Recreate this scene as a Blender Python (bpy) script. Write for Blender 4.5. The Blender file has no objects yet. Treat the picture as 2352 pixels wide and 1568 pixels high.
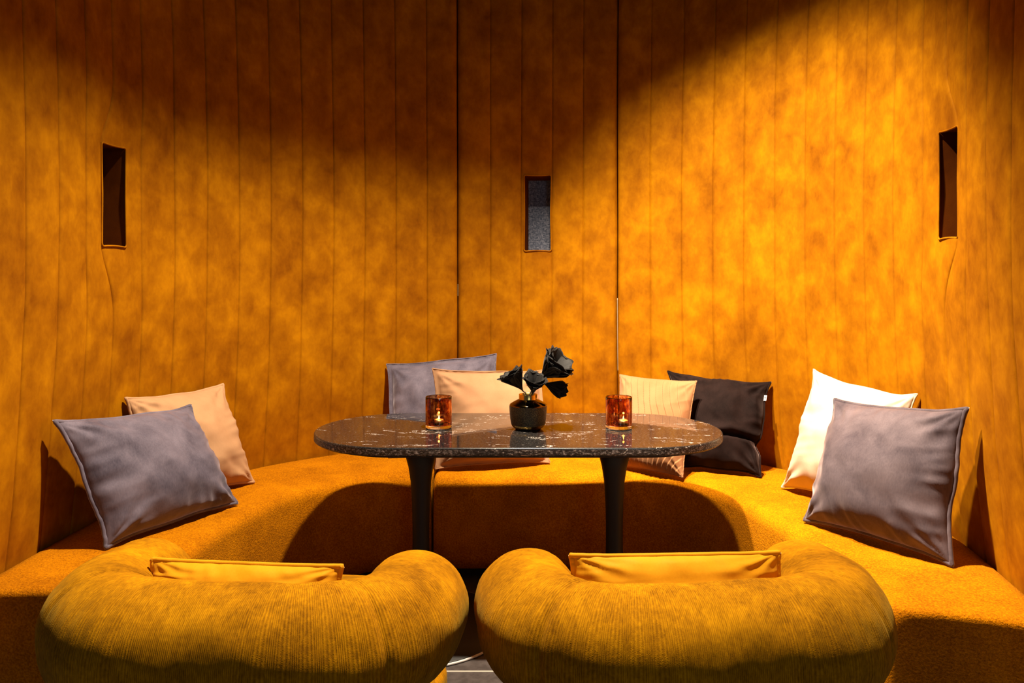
import bpy, bmesh, math, random
import numpy as np
from mathutils import Vector, Matrix, noise
random.seed(7)
scene = bpy.context.scene
C = scene.collection
PI = math.pi

# ------------------------------------------------------------------ camera geometry
FPX, HORIZON, CAMZ = 1759.0, 630.0, 1.31      # focal length and horizon row in a 2352 x 1568 frame
cam = bpy.data.cameras.new('camera')
cam.sensor_width = 36.0
cam.lens = FPX / 2352.0 * 36.0
cam.shift_y = (HORIZON - 784.0) / 2352.0
cam.clip_start = 0.02
camo = bpy.data.objects.new('camera', cam)
C.objects.link(camo)
camo.location = (0, 0, CAMZ)
camo.rotation_euler = (PI / 2, 0, 0)
scene.camera = camo

def at_z(px, py, z):
    Y = FPX * (CAMZ - z) / (py - HORIZON)
    return Vector(((px - 1176) * Y / FPX, Y, z))

def at_dist(px, py, P, h):
    """farther point on the sight line at distance h from P (a cushion corner leaning back from its foot)"""
    d = Vector(((px - 1176) / FPX, 1, -(py - HORIZON) / FPX))
    c = Vector((0, 0, CAMZ))
    m = P - c
    dd, b = d.dot(d), d.dot(m)
    disc = b * b - dd * (m.dot(m) - h * h)
    t = (b + math.sqrt(max(disc, 0))) / dd
    return c + d * t

# ------------------------------------------------------------------ object helpers
def link_mesh(name, verts, faces, mat, parent=None, smooth=True, uvs=None, mats=None, midx=None):
    me = bpy.data.meshes.new(name)
    me.from_pydata([tuple(v) for v in verts], [], [tuple(f) for f in faces])
    if mats:
        for m in mats: me.materials.append(m)
        if midx is not None: me.polygons.foreach_set('material_index', midx)
    else:
        me.materials.append(mat)
    if uvs is not None:
        uvl = me.uv_layers.new(name='UVMap')
        li = np.zeros(len(me.loops), dtype=np.int32)
        me.loops.foreach_get('vertex_index', li)
        uvl.data.foreach_set('uv', np.asarray(uvs, dtype=np.float32)[li].ravel())
    me.polygons.foreach_set('use_smooth', [smooth] * len(me.polygons))
    me.validate()
    me.update()
    o = bpy.data.objects.new(name, me)
    C.objects.link(o)
    if parent is not None: o.parent = parent
    return o

def recalc(o):
    bm = bmesh.new(); bm.from_mesh(o.data)
    bmesh.ops.recalc_face_normals(bm, faces=bm.faces)
    bm.to_mesh(o.data); bm.free()
    return o

def thing(name, label, cat, loc=(0, 0, 0), rotz=0, group=None):
    o = bpy.data.objects.new(name, None)
    o.empty_display_size = 0.05
    C.objects.link(o)
    o.location = loc
    o.rotation_euler = (0, 0, rotz)
    o['label'] = label; o['category'] = cat
    if group: o['group'] = group
    return o

def struct(o, label=None, cat=None):
    o['kind'] = 'structure'
    if label: o['label'] = label
    if cat: o['category'] = cat
    return o

def tube(pts, rad, n=10, closed=False, cap=True):
    """sweep of a circle along pts; rad number or list"""
    pts = [Vector(p) for p in pts]
    N = len(pts)
    rr = rad if hasattr(rad, '__len__') else [rad] * N
    tans = []
    for i in range(N):
        a = pts[(i - 1) % N] if (closed or i > 0) else pts[0]
        b = pts[(i + 1) % N] if (closed or i < N - 1) else pts[-1]
        t = (b - a)
        tans.append(t.normalized() if t.length > 1e-9 else Vector((0, 0, 1)))
    up = Vector((0, 0, 1)) if abs(tans[0].z) < 0.9 else Vector((1, 0, 0))
    nrm = (up - tans[0] * up.dot(tans[0])).normalized()
    V, F = [], []
    for i in range(N):
        nrm = (nrm - tans[i] * nrm.dot(tans[i]))
        nrm = nrm.normalized() if nrm.length > 1e-9 else tans[i].orthogonal().normalized()
        bn = tans[i].cross(nrm)
        for k in range(n):
            a = 2 * PI * k / n
            V.append(pts[i] + (nrm * math.cos(a) + bn * math.sin(a)) * rr[i])
    M = N if closed else N - 1
    for i in range(M):
        j = (i + 1) % N
        for k in range(n):
            k2 = (k + 1) % n
            F.append((i * n + k, j * n + k, j * n + k2, i * n + k2))
    if cap and not closed:
        F.append(tuple(range(n)))
        F.append(tuple((N - 1) * n + k for k in reversed(range(n))))
    return V, F

def lathe(prof, n=48, cx=0, cy=0):
    """prof list of (r, z); r==0 collapses to pole"""
    V, F, rows = [], [], []
    for r, z in prof:
        if r < 1e-6:
            rows.append([len(V)]); V.append((cx, cy, z))
        else:
            rows.append(list(range(len(V), len(V) + n)))
            for k in range(n):
                a = 2 * PI * k / n
                V.append((cx + r * math.cos(a), cy + r * math.sin(a), z))
    for A, B in zip(rows, rows[1:]):
        for k in range(n):
            k2 = (k + 1) % n
            if len(A) == 1 and len(B) == 1: continue
            if len(A) == 1: F.append((A[0], B[k2], B[k]))
            elif len(B) == 1: F.append((A[k], A[k2], B[0]))
            else: F.append((A[k], A[k2], B[k2], B[k]))
    return V, F

def catmull(P, per=8, closed=False):
    P = [Vector(p) for p in P]
    out = []
    n = len(P)
    for i in range(n if closed else n - 1):
        if closed:
            a, b, c, d = P[i - 1], P[i], P[(i + 1) % n], P[(i + 2) % n]
        else:
            b, c = P[i], P[i + 1]
            a = P[i - 1] if i > 0 else b * 2 - c
            d = P[i + 2] if i + 2 < n else c * 2 - b
        for k in range(per):
            t = k / per
            out.append(0.5 * ((2 * b) + (c - a) * t + (2 * a - 5 * b + 4 * c - d) * t * t + (3 * b - a - 3 * c + d) * t ** 3))
    if not closed: out.append(P[-1])
    return out

def resample(P, n):
    P = [Vector(p) for p in P]
    L = [0]
    for a, b in zip(P, P[1:]): L.append(L[-1] + (b - a).length)
    out = []; j = 0
    for i in range(n):
        s = L[-1] * i / (n - 1)
        while j < len(L) - 2 and L[j + 1] < s: j += 1
        k = (s - L[j]) / max(L[j + 1] - L[j], 1e-9)
        out.append(P[j].lerp(P[j + 1], min(max(k, 0), 1)))
    return out

# ------------------------------------------------------------------ material helpers
class NT:
    def __init__(self, name):
        self.m = bpy.data.materials.new(name); self.m.use_nodes = True
        self.t = self.m.node_tree; self.t.nodes.clear()
        self.out = self.n('ShaderNodeOutputMaterial')
        self.b = self.n('ShaderNodeBsdfPrincipled')
        self.l(self.b.outputs[0], self.out.inputs[0])
    def n(self, t, **kw):
        nd = self.t.nodes.new(t)
        for k, v in kw.items(): setattr(nd, k, v)
        return nd
    def l(self, a, b): self.t.links.new(a, b)
    def set(self, **kw):
        for k, v in kw.items(): self.b.inputs[k.replace('_', ' ')].default_value = v
    def coord(self, kind='Object', scale=(1, 1, 1), rot=(0, 0, 0)):
        tc = self.n('ShaderNodeTexCoord'); mp = self.n('ShaderNodeMapping')
        mp.inputs['Scale'].default_value = scale; mp.inputs['Rotation'].default_value = rot
        self.l(tc.outputs[kind], mp.inputs[0]); return mp.outputs[0]
    def noise(self, co, scale, detail=4, rough=0.55, dist=0.0):
        nd = self.n('ShaderNodeTexNoise')
        nd.inputs['Scale'].default_value = scale; nd.inputs['Detail'].default_value = detail
        nd.inputs['Roughness'].default_value = rough; nd.inputs['Distortion'].default_value = dist
        self.l(co, nd.inputs['Vector']); return nd.outputs['Fac']
    def wave(self, co, scale, direction='X', dist=0, dscale=1, detail=2):
        nd = self.n('ShaderNodeTexWave'); nd.bands_direction = direction
        nd.inputs['Scale'].default_value = scale; nd.inputs['Distortion'].default_value = dist
        nd.inputs['Detail Scale'].default_value = dscale; nd.inputs['Detail'].default_value = detail
        self.l(co, nd.inputs['Vector']); return nd.outputs['Fac']
    def ramp(self, fac, stops):
        r = self.n('ShaderNodeValToRGB')
        e = r.color_ramp.elements
        while len(e) > 1: e.remove(e[0])
        e[0].position = stops[0][0]; e[0].color = (*stops[0][1], 1)
        for p, c in stops[1:]:
            x = e.new(p); x.color = (*c, 1)
        self.l(fac, r.inputs[0]); return r.outputs[0]
    def math(self, op, a, b=None, c=None):
        nd = self.n('ShaderNodeMath', operation=op)
        for i, v in enumerate((a, b, c)):
            if v is None: continue
            if isinstance(v, (int, float)): nd.inputs[i].default_value = v
            else: self.l(v, nd.inputs[i])
        return nd.outputs[0]
    def mixc(self, fac, a, b, mode='MIX'):
        nd = self.n('ShaderNodeMix', data_type='RGBA', blend_type=mode)
        for i, v in ((0, fac), (6, a), (7, b)):
            if isinstance(v, (int, float)): nd.inputs[i].default_value = v
            elif isinstance(v, tuple): nd.inputs[i].default_value = (*v, 1)
            else: self.l(v, nd.inputs[i])
        return nd.outputs[2]
    def color(self, c):
        if isinstance(c, tuple): self.b.inputs['Base Color'].default_value = (*c, 1)
        else: self.l(c, self.b.inputs['Base Color'])
    def bump(self, h, strength=0.3, dist=0.002, prev=None):
        nd = self.n('ShaderNodeBump'); nd.inputs['Strength'].default_value = strength
        nd.inputs['Distance'].default_value = dist
        self.l(h, nd.inputs['Height'])
        if prev is not None: self.l(prev, nd.inputs['Normal'])
        self.l(nd.outputs[0], self.b.inputs['Normal']); return nd.outputs[0]

def simple(name, col, rough=0.5, metal=0.0, **kw):
    m = NT(name); m.color(col); m.set(Roughness=rough, Metallic=metal)
    for k, v in kw.items(): m.b.inputs[k.replace('_', ' ')].default_value = v
    return m.m

def nubuck(name='cognac nubuck', stops=((0.34, (0.205, 0.060, 0.0003)), (0.5, (0.325, 0.113, 0.0005)), (0.66, (0.47, 0.184, 0.0008)))):
    m = NT(name)
    co = m.coord('Object', (1, 1, 0.8))
    big = m.noise(co, 3.4, 3, 0.5, 0.3)
    mid = m.noise(co, 12, 4, 0.60, 0.2)
    grain = m.noise(m.coord('Object', (1, 1, 0.5)), 90, 3, 0.6)
    s = m.math('ADD', m.math('MULTIPLY', big, 0.36), m.math('MULTIPLY', mid, 0.54))
    s = m.math('ADD', s, m.math('MULTIPLY', grain, 0.10))
    m.color(m.ramp(s, list(stops)))
    m.set(Roughness=0.8, Specular_IOR_Level=0.06)
    fine = m.noise(m.coord('Object'), 420, 2, 0.6)
    b1 = m.bump(mid, 0.12, 0.003)
    m.bump(fine, 0.25, 0.0008, b1)
    return m.m

def chenille(name, dark, mid, lit, scale=170, rough=0.85, weave=(1, 1, 1)):
    m = NT(name)
    co = m.coord('Object')
    big = m.noise(co, 6, 4, 0.6, 0.5)
    tex = m.noise(m.coord('Object', weave), scale, 3, 0.7)
    fine = m.noise(co, scale * 3.1, 2, 0.6)
    s = m.math('ADD', m.math('MULTIPLY', big, 0.35), m.math('MULTIPLY', tex, 0.65))
    m.color(m.ramp(s, [(0.36, dark), (0.5, mid), (0.64, lit)]))
    m.set(Roughness=rough, Specular_IOR_Level=0.04)
    m.b.inputs['Sheen Weight'].default_value = 0.10
    m.b.inputs['Sheen Tint'].default_value = (1.0, 0.6, 0.05, 1)
    b1 = m.bump(tex, 0.9, 0.005)
    m.bump(fine, 0.4, 0.001, b1)
    return m.m

def corduroy():
    m = NT('mustard ribbed chenille')
    uv = m.coord('UV')
    wob = m.wave(uv, 85.0, 'X', 1.2, 6.0, 2)     # ribs ~4 mm
    co = m.coord('Object')
    big = m.noise(co, 7, 4, 0.6, 0.5)
    patch = m.noise(m.coord('UV', (1, 0.5, 1)), 60, 3, 0.65)
    fine = m.noise(m.coord('UV', (1, 0.25, 1)), 300, 2, 0.65)
    s = m.math('ADD', m.math('MULTIPLY', big, 0.40), m.math('MULTIPLY', fine, 0.28))
    s = m.math('ADD', s, m.math('MULTIPLY', patch, 0.22))
    s = m.math('ADD', s, m.math('MULTIPLY', wob, 0.08))
    m.color(m.ramp(s, [(0.37, (0.190, 0.070, 0.0006)), (0.5, (0.385, 0.155, 0.001)), (0.62, (0.60, 0.258, 0.002))]))
    m.set(Roughness=0.85, Specular_IOR_Level=0.05)
    m.b.inputs['Sheen Weight'].default_value = 0.12
    m.b.inputs['Sheen Tint'].default_value = (0.85, 0.65, 0.12, 1)
    b1 = m.bump(wob, 0.5, 0.0012)
    m.bump(fine, 0.4, 0.0012, b1)
    return m.m

def velvet(name, dark, lit, sheen=0.6, tint=(1, 0.95, 0.95), scale=9, rough=0.7):
    m = NT(name)
    co = m.coord('Object')
    n1 = m.noise(co, scale, 5, 0.55, 0.35)
    n2 = m.noise(m.coord('Object', (1, 1, 0.3)), 240, 2, 0.6)
    s = m.math('ADD', m.math('MULTIPLY', n1, 0.8), m.math('MULTIPLY', n2, 0.2))
    m.color(m.ramp(s, [(0.30, dark), (0.68, lit)]))
    m.set(Roughness=rough, Specular_IOR_Level=0.05)
    m.b.inputs['Sheen Weight'].default_value = sheen
    m.b.inputs['Sheen Roughness'].default_value = 0.3
    m.b.inputs['Sheen Tint'].default_value = (*tint, 1)
    b1 = m.bump(n1, 0.2, 0.006)
    m.bump(n2, 0.3, 0.0006, b1)
    return m.m

def stone(edge=False, honed=False):
    m = NT('black veined granite ' + ('edge' if edge else 'bevel' if honed else 'top'))
    co = m.coord('Object', (0.8, 2.6, 2.6), (0, 0, 0.10))
    warp = m.noise(co, 3.0, 5, 0.65, 1.4)
    vein = m.math('ABSOLUTE', m.math('SUBTRACT', warp, 0.5))
    vmask = m.noise(m.coord('Object', (1.0, 1.8, 1)), 4.2, 3, 0.6)
    thin = m.math('LESS_THAN', vein, 0.0045)
    brk = m.noise(m.coord('Object', (1.4, 6, 1)), 12, 3, 0.7)
    veinf = m.math('MULTIPLY', thin, m.math('GREATER_THAN', m.math('ADD', m.math('MULTIPLY', vmask, 0.5), m.math('MULTIPLY', brk, 0.5)), 0.545))
    flakes = m.math('GREATER_THAN', m.noise(m.coord('Object', (0.22, 2.0, 2.0), (0, 0, 0.10)), 26, 5, 0.72), 0.715)
    veinf = m.math('MAXIMUM', veinf, flakes)
    spk = m.noise(m.coord('Object', (0.6, 1.2, 1.2)), 230 if not edge else 170, 3, 0.75)
    spc = m.ramp(spk, [(0.50, (0.010, 0.009, 0.009)), (0.62, (0.035, 0.032, 0.030)), (0.72, (0.12, 0.11, 0.10))] if not edge else
                 [(0.44, (0.006, 0.006, 0.006)), (0.54, (0.06, 0.056, 0.055)), (0.66, (0.42, 0.39, 0.38))])
    m.color(m.mixc(veinf, spc, (0.72, 0.66, 0.6)))
    if edge:
        m.set(Roughness=0.42); m.bump(spk, 0.6, 0.002)
    else:
        m.set(Roughness=0.26 if honed else 0.035, IOR=1.55)
    return m.m

def tortoise():
    m = NT('tortoiseshell glass')
    n = m.noise(m.coord('Object', (1, 1, 0.6), (0.3, 0.5, 0)), 50, 4, 0.62, 0.8)
    m.color(m.ramp(n, [(0.36, (0.06, 0.008, 0.003)), (0.47, (0.26, 0.028, 0.005)), (0.55, (0.70, 0.17, 0.015)), (0.66, (0.97, 0.62, 0.2))]))
    m.set(Roughness=0.02, IOR=1.35); m.b.inputs['Transmission Weight'].default_value = 1.0
    return m.m

def glass(name, col=(1, 1, 1)):
    m = NT(name); m.color(col); m.set(Roughness=0.0, IOR=1.45)
    m.b.inputs['Transmission Weight'].default_value = 1.0
    return m.m

def emitter(name, col, s):
    m = NT(name); m.color((0.8, 0.5, 0.2))
    m.b.inputs['Emission Color'].default_value = (*col, 1); m.b.inputs['Emission Strength'].default_value = s
    return m.m

def woven_grey():
    m = NT('grey blue woven cloth')
    co = m.coord('Object')
    w1 = m.noise(m.coord('Object', (0.3, 1, 1)), 210, 2, 0.6)
    w2 = m.noise(m.coord('Object', (1, 1, 0.3)), 210, 2, 0.6)
    s = m.math('MAXIMUM', w1, w2)
    m.color(m.ramp(s, [(0.42, (0.06, 0.075, 0.115)), (0.56, (0.15, 0.17, 0.23)), (0.70, (0.32, 0.33, 0.40))]))
    m.set(Roughness=0.9); m.bump(s, 0.6, 0.001)
    return m.m

def hammered():
    m = NT('dark hammered metal')
    v = m.n('ShaderNodeTexVoronoi'); v.feature = 'F1'
    v.inputs['Scale'].default_value = 430
    m.l(m.coord('Object'), v.inputs['Vector'])
    m.color(m.ramp(v.outputs['Distance'], [(0.15, (0.30, 0.24, 0.10)), (0.4, (0.05, 0.045, 0.035))]))
    m.set(Roughness=0.28, Metallic=0.9)
    m.bump(v.outputs['Distance'], 0.8, 0.0012)
    return m.m

def tiles():
    m = NT('grey floor tiles')
    tc = m.n('ShaderNodeTexCoord'); mp = m.n('ShaderNodeMapping')
    mp.inputs['Location'].default_value = (0.25, 0.47, 0)
    m.l(tc.outputs['Object'], mp.inputs[0])
    b = m.n('ShaderNodeTexBrick'); b.offset = 0.0
    b.inputs['Scale'].default_value = 1.0; b.inputs['Brick Width'].default_value = 1.0; b.inputs['Row Height'].default_value = 1.0
    b.inputs['Mortar Size'].default_value = 0.004; b.inputs['Mortar Smooth'].default_value = 0.1
    n = m.noise(m.coord('Object'), 30, 4, 0.6)
    c = m.ramp(n, [(0.4, (0.05, 0.042, 0.04)), (0.6, (0.078, 0.066, 0.063))])
    m.l(c, b.inputs['Color1']); m.l(c, b.inputs['Color2']); b.inputs['Mortar'].default_value = (0.55, 0.5, 0.42, 1)
    m.l(mp.outputs[0], b.inputs['Vector'])
    m.color(b.outputs['Color']); m.set(Roughness=0.45)
    return m.m

def feather(name, c0, c1):
    m = NT(name)
    n = m.noise(m.coord('UV', (60, 1.5, 1)), 1.0, 3, 0.6)
    m.color(m.ramp(n, [(0.38, c0), (0.66, c1)]))
    m.set(Roughness=0.6, Specular_IOR_Level=0.16)
    m.b.inputs['Sheen Weight'].default_value = 0.06
    m.bump(n, 0.5, 0.001)
    return m.m

M = dict(
    wall=nubuck(),
    bench=chenille('mustard chenille', (0.25, 0.070, 0.0003), (0.43, 0.138, 0.0006), (0.61, 0.212, 0.0008)),
    chair=corduroy(),
    grey=velvet('grey velvet', (0.060, 0.053, 0.076), (0.185, 0.160, 0.205), 1.0, (0.95, 0.86, 0.95)),
    grey2=velvet('warm grey velvet', (0.046, 0.036, 0.045), (0.135, 0.104, 0.115), 1.0, (1, 0.84, 0.84)),
    beige=velvet('beige cotton velvet', (0.39, 0.215, 0.108), (0.48, 0.275, 0.142), 0.2, (1, 0.9, 0.8), 7, 0.8),
    beige_dimmed=velvet('fawn cotton', (0.32, 0.168, 0.085), (0.395, 0.215, 0.112), 0.2, (1, 0.9, 0.8), 7, 0.8),  # same beige fabric, colour darkened to offset the strong light mid-bench
    sand=velvet('sand pleated velvet', (0.275, 0.124, 0.052), (0.345, 0.165, 0.074), 0.25, (1, 0.9, 0.8), 7, 0.75),
    white=velvet('ivory velvet', (0.53, 0.41, 0.28), (0.62, 0.51, 0.38), 0.2, (1, 0.97, 0.9), 6, 0.8),
    brown=velvet('dark brown velvet', (0.004, 0.0022, 0.002), (0.016, 0.0085, 0.0075), 0.22, (0.8, 0.55, 0.5), 10, 0.85),
    yellow=velvet('yellow velvet', (0.60, 0.255, 0.006), (0.76, 0.345, 0.012), 0.35, (1, 0.85, 0.5), 9, 0.55),
    stone=stone(), stone_edge=stone(True), stone_bevel=stone(False, True),
    black=simple('black lacquer', (0.006, 0.005, 0.005), 0.5),
    matt=simple('matt black', (0.006, 0.005, 0.005), 0.7),
    chrome=simple('pale metal rim', (0.75, 0.74, 0.72), 0.35),
    gold=simple('polished gold', (0.78, 0.52, 0.15), 0.22, 1.0),
    gold_dark=simple('smoked gold', (0.20, 0.125, 0.045), 0.10, 1.0),
    hammered=hammered(),
    tortoise=tortoise(), clear=glass('clear glass'),
    wax=simple('candle wax', (0.9, 0.62, 0.25), 0.5, Subsurface_Weight=0.0),
    tin=simple('aluminium cup', (0.7, 0.62, 0.5), 0.35, 1.0),
    wick=simple('burnt wick', (0.01, 0.01, 0.01), 0.9),
    flame=emitter('candle flame', (1.0, 0.66, 0.26), 30.0),
    feather=feather('black feather', (0.002, 0.0018, 0.0018), (0.020, 0.018, 0.0165)),
    crystal=simple('clear crystal beads', (0.9, 0.88, 0.85), 0.08, 0.0, IOR=1.8, Coat_Weight=1.0),
    floor=tiles(), ceiling=simple('dark ceiling paint', (0.03, 0.02, 0.015), 0.9),
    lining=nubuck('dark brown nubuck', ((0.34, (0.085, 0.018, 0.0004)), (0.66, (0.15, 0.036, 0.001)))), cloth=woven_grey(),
    pale=simple('pale gap light', (0.42, 0.32, 0.21), 0.7),  # pale colour standing in for light through the wall joints
    tagw=simple('white cotton label', (0.85, 0.8, 0.75), 0.8), tagk=simple('black print', (0.01, 0.01, 0.01), 0.8),
)

# ------------------------------------------------------------------ the curved booth wall
SEAM = [(-1.445, 2.258), (-1.441, 2.416), (-1.435, 2.574), (-1.426, 2.732), (-1.399, 2.887), (-1.345, 3.036), (-1.271, 3.176),
        (-1.185, 3.308), (-1.087, 3.432), (-0.975, 3.544), (-0.852, 3.643), (-0.719, 3.728), (-0.578, 3.798), (-0.428, 3.85),
        (-0.274, 3.883), (-0.111, 3.901), (0.047, 3.906), (0.205, 3.899), (0.362, 3.88), (0.529, 3.846), (0.688, 3.792),
        (0.829, 3.721), (0.957, 3.629), (1.072, 3.52), (1.173, 3.399), (1.258, 3.265), (1.324, 3.122), (1.376, 2.973),
        (1.413, 2.819), (1.43, 2.662), (1.422, 2.504), (1.399, 2.348), (1.371, 2.192), (1.342, 2.037)]
EXT = 3
P0 = [Vector((*p, 0)) for p in SEAM]
dl, dr = (P0[0] - P0[1]), (P0[-1] - P0[-2])
PATH = [P0[0] + dl * k for k in range(EXT + 1, 0, -1)] + P0 + [P0[-1] + dr * k for k in range(1, EXT + 2)]
OFF = EXT + 1

def path(t):
    """plan point and outward normal at seam number t"""
    x = t + OFF
    i = min(max(int(math.floor(x)), 1), len(PATH) - 3)
    k = x - i
    a, b, c, d = PATH[i - 1], PATH[i], PATH[i + 1], PATH[i + 2]
    p = 0.5 * ((2 * b) + (c - a) * k + (2 * a - 5 * b + 4 * c - d) * k * k + (3 * b - a - 3 * c + d) * k ** 3)
    g = 0.5 * ((c - a) + 2 * (2 * a - 5 * b + 4 * c - d) * k + 3 * (3 * b - a - 3 * c + d) * k * k)
    g.normalize()
    return p, Vector((-g.y, g.x, 0))

def bow(z):      # the back rest leans out towards the seat and again towards the top
    if z < 1.5: return 0.062 * ((1.5 - z) / 1.05) ** 2 - 0.008
    return 0.040 * ((z - 1.5) / 1.2) ** 2 - 0.008

NICHES = [dict(seam=3.0, amp=-0.46, t=(2.52, 3.38), z=(1.408, 1.769), side='left'),
          dict(seam=None, amp=0, t=(16.09, 16.97), z=(1.4275, 1.815), side='center'),
          dict(seam=30.0, amp=0.60, t=(29.83, 30.60), z=(1.425, 1.779), side='right')]

def shift(t, z):
    s = 0.030 * noise.noise(Vector((t * 0.35, z * 1.3, 3.1)))
    for q in NICHES:
        if q['amp']:
            d = max(q['z'][0] - z, z - q['z'][1], 0.0)
            e = math.exp(-(d / 0.13) ** 2)
            s = s * (1 - e * math.exp(-((t - q['seam']) / 1.5) ** 2)) + q['amp'] * math.exp(-((t - q['seam']) / 0.75) ** 2) * e
        else:
            d = max(q['z'][0] - z, z - q['z'][1], 0.0)
            s *= 1 - math.exp(-(d / 0.22) ** 2) * math.exp(-((t - 16.5) / 1.2) ** 2)
    return s

def solve_t(target, z):
    lo, hi = target - 1.2, target + 1.2
    for _ in range(50):
        m = (lo + hi) / 2
        if m + shift(m, z) < target: lo = m
        else: hi = m
    return (lo + hi) / 2

WIDTH = 0.158
def wall_point(t, z, base_off=0.0, i0=None, i1=None):
    fr = t - math.floor(t)
    dist = min(fr, 1 - fr) * WIDTH
    pad = 0.0066 * (1 - math.exp(-(dist / 0.0030) ** 1.1)) + 0.0030 * (1 - (2 * fr - 1) ** 2)
    if i0 is not None:                       # panel edge: roll the upholstery over
        de = min(abs(t - i0), abs(t - i1)) * WIDTH
        pad -= 0.020 * math.exp(-(de / 0.010) ** 1.3)
    tp = t + shift(t, z)
    p, n = path(tp)
    wr = 0.0035 * noise.noise(Vector((tp * 0.9, z * 2.2, 0.0))) + 0.0018 * noise.noise(Vector((tp * 3.1, z * 6.0, 5.0)))
    for q in NICHES:                         # cloth pulled in around each opening
        dz = max(q['z'][0] - z, z - q['z'][1], 0.0); dt = max(q['t'][0] - tp, tp - q['t'][1], 0.0) * WIDTH
        wr -= 0.006 * math.exp(-(math.hypot(dz, dt) / 0.05) ** 2)
    o = p + n * (bow(z) - pad - wr + base_off)
    return Vector((o.x, o.y, z))

def build_wall(name, t0, t1, niche, label):
    fr = [0, .009, .02, .04, .08, .14, .2, .3, .4, .5, .6, .7, .8, .86, .92, .96, .98, .991]
    ts = []
    g = 0.016
    for k in range(int(t0), int(t1)):
        ts += [k + f for f in fr]
    ts.append(t1)
    ts[0] = t0 + g; ts[-1] = t1 - g
    ts = [t0 + g, t0 + g + .01, t0 + g + .025, t0 + g + .05] + [t for t in ts if t0 + .075 < t < t1 - .075] + [t1 - g - .05, t1 - g - .025, t1 - g - .01, t1 - g]
    zs = list(np.linspace(0.30, 3.05, 84))
    za, zb = niche['z']
    ta, tb = solve_t(niche['t'][0], (za + zb) / 2), solve_t(niche['t'][1], (za + zb) / 2)
    ts = sorted([t for t in ts if min(abs(t - ta), abs(t - tb)) > 0.012] + [ta, tb])
    zs = sorted([z for z in zs if min(abs(z - za), abs(z - zb)) > 0.012] + [za, zb])
    nt, nz = len(ts), len(zs)
    V = [wall_point(t, z, 0, t0, t1) for z in zs for t in ts]
    F = []
    ja, jb, ia, ib = ts.index(ta), ts.index(tb), zs.index(za), zs.index(zb)
    for i in range(nz - 1):
        for j in range(nt - 1):
            if ia <= i < ib and ja <= j < jb: continue
            F.append((i * nt + j, i * nt + j + 1, (i + 1) * nt + j + 1, (i + 1) * nt + j))
    # solid back of the panel
    B = len(V)
    jb_ = list(range(0, nt, 8)) + ([nt - 1] if (nt - 1) % 8 else [])
    for z in (zs[0], zs[-1]):
        for j in jb_:
            p, n = path(ts[j]); q = p + n * (bow(z) + 0.17)
            V.append(Vector((q.x, q.y, z)))
    m = len(jb_)
    for k in range(m - 1):
        F.append((B + k + 1, B + k, B + m + k, B + m + k + 1))
        F.append(tuple(list(range(jb_[k], jb_[k + 1] + 1)) + [B + k + 1, B + k]))
        F.append(tuple([(nz - 1) * nt + j for j in reversed(range(jb_[k], jb_[k + 1] + 1))] + [B + m + k, B + m + k + 1]))
    F.append(tuple([i * nt for i in range(nz)] + [B + m, B]))
    F.append(tuple([i * nt + nt - 1 for i in reversed(range(nz))] + [B + m - 1, B + 2 * m - 1]))
    w = struct(link_mesh(name, V, F, M['wall']), label, 'wall')
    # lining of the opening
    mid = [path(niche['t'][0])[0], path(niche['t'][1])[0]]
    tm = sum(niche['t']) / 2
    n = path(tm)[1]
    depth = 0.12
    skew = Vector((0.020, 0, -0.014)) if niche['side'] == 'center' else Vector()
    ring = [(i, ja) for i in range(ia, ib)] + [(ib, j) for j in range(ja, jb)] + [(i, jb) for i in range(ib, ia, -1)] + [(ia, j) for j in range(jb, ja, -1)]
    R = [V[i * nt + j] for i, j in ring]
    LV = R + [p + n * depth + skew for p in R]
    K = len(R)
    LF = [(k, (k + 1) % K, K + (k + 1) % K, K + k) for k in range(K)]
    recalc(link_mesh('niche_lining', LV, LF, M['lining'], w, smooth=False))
    # rolled piping round the opening
    c = sum(R, Vector()) / K
    PR = []
    corners = [V[ia * nt + ja], V[ib * nt + ja], V[ib * nt + jb], V[ia * nt + jb]]
    for k in range(4):
        a, b, d = corners[k - 1], corners[k], corners[(k + 1) % 4]
        r = 0.012
        u1, u2 = (a - b).normalized(), (d - b).normalized()
        for s in np.linspace(0, 1, 5):
            PR.append(b + u1 * r * (1 - s) ** 2 + u2 * r * s ** 2)
        L = (d - b).length
        for s in np.linspace(0.15, 0.85, 7):
            PR.append(b.lerp(d, s) + (c - b.lerp(d, s)).normalized() * 0.003 * math.sin(s * PI))
    PR = [p - n * 0.003 for p in PR]
    TV, TF = tube(PR, 0.0034, 8, closed=True)
    link_mesh('niche_piping', TV, TF, M['wall'], w)
    q = [p + n * (depth - 0.002) + skew for p in corners]
    q2 = [p + n * 0.006 for p in q]
    bk = link_mesh('niche_back', q + q2, [(0, 1, 2, 3), (7, 6, 5, 4), (0, 4, 5, 1), (1, 5, 6, 2), (2, 6, 7, 3), (3, 7, 4, 0)], M['cloth'], w, smooth=False)
    bk['label'] = 'grey woven cloth at the back of the slot'
    return w

wl = build_wall('wall_left', -EXT, 14, NICHES[0], 'left curved wall of cognac upholstered channels with a tall slot')
wc = build_wall('wall_back', 14, 19, NICHES[1], 'middle back wall panel of five cognac channels with a slot showing grey cloth')
wr_ = build_wall('wall_right', 19, 33 + EXT, NICHES[2], 'right curved wall of cognac upholstered channels with a tall slot')

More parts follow.
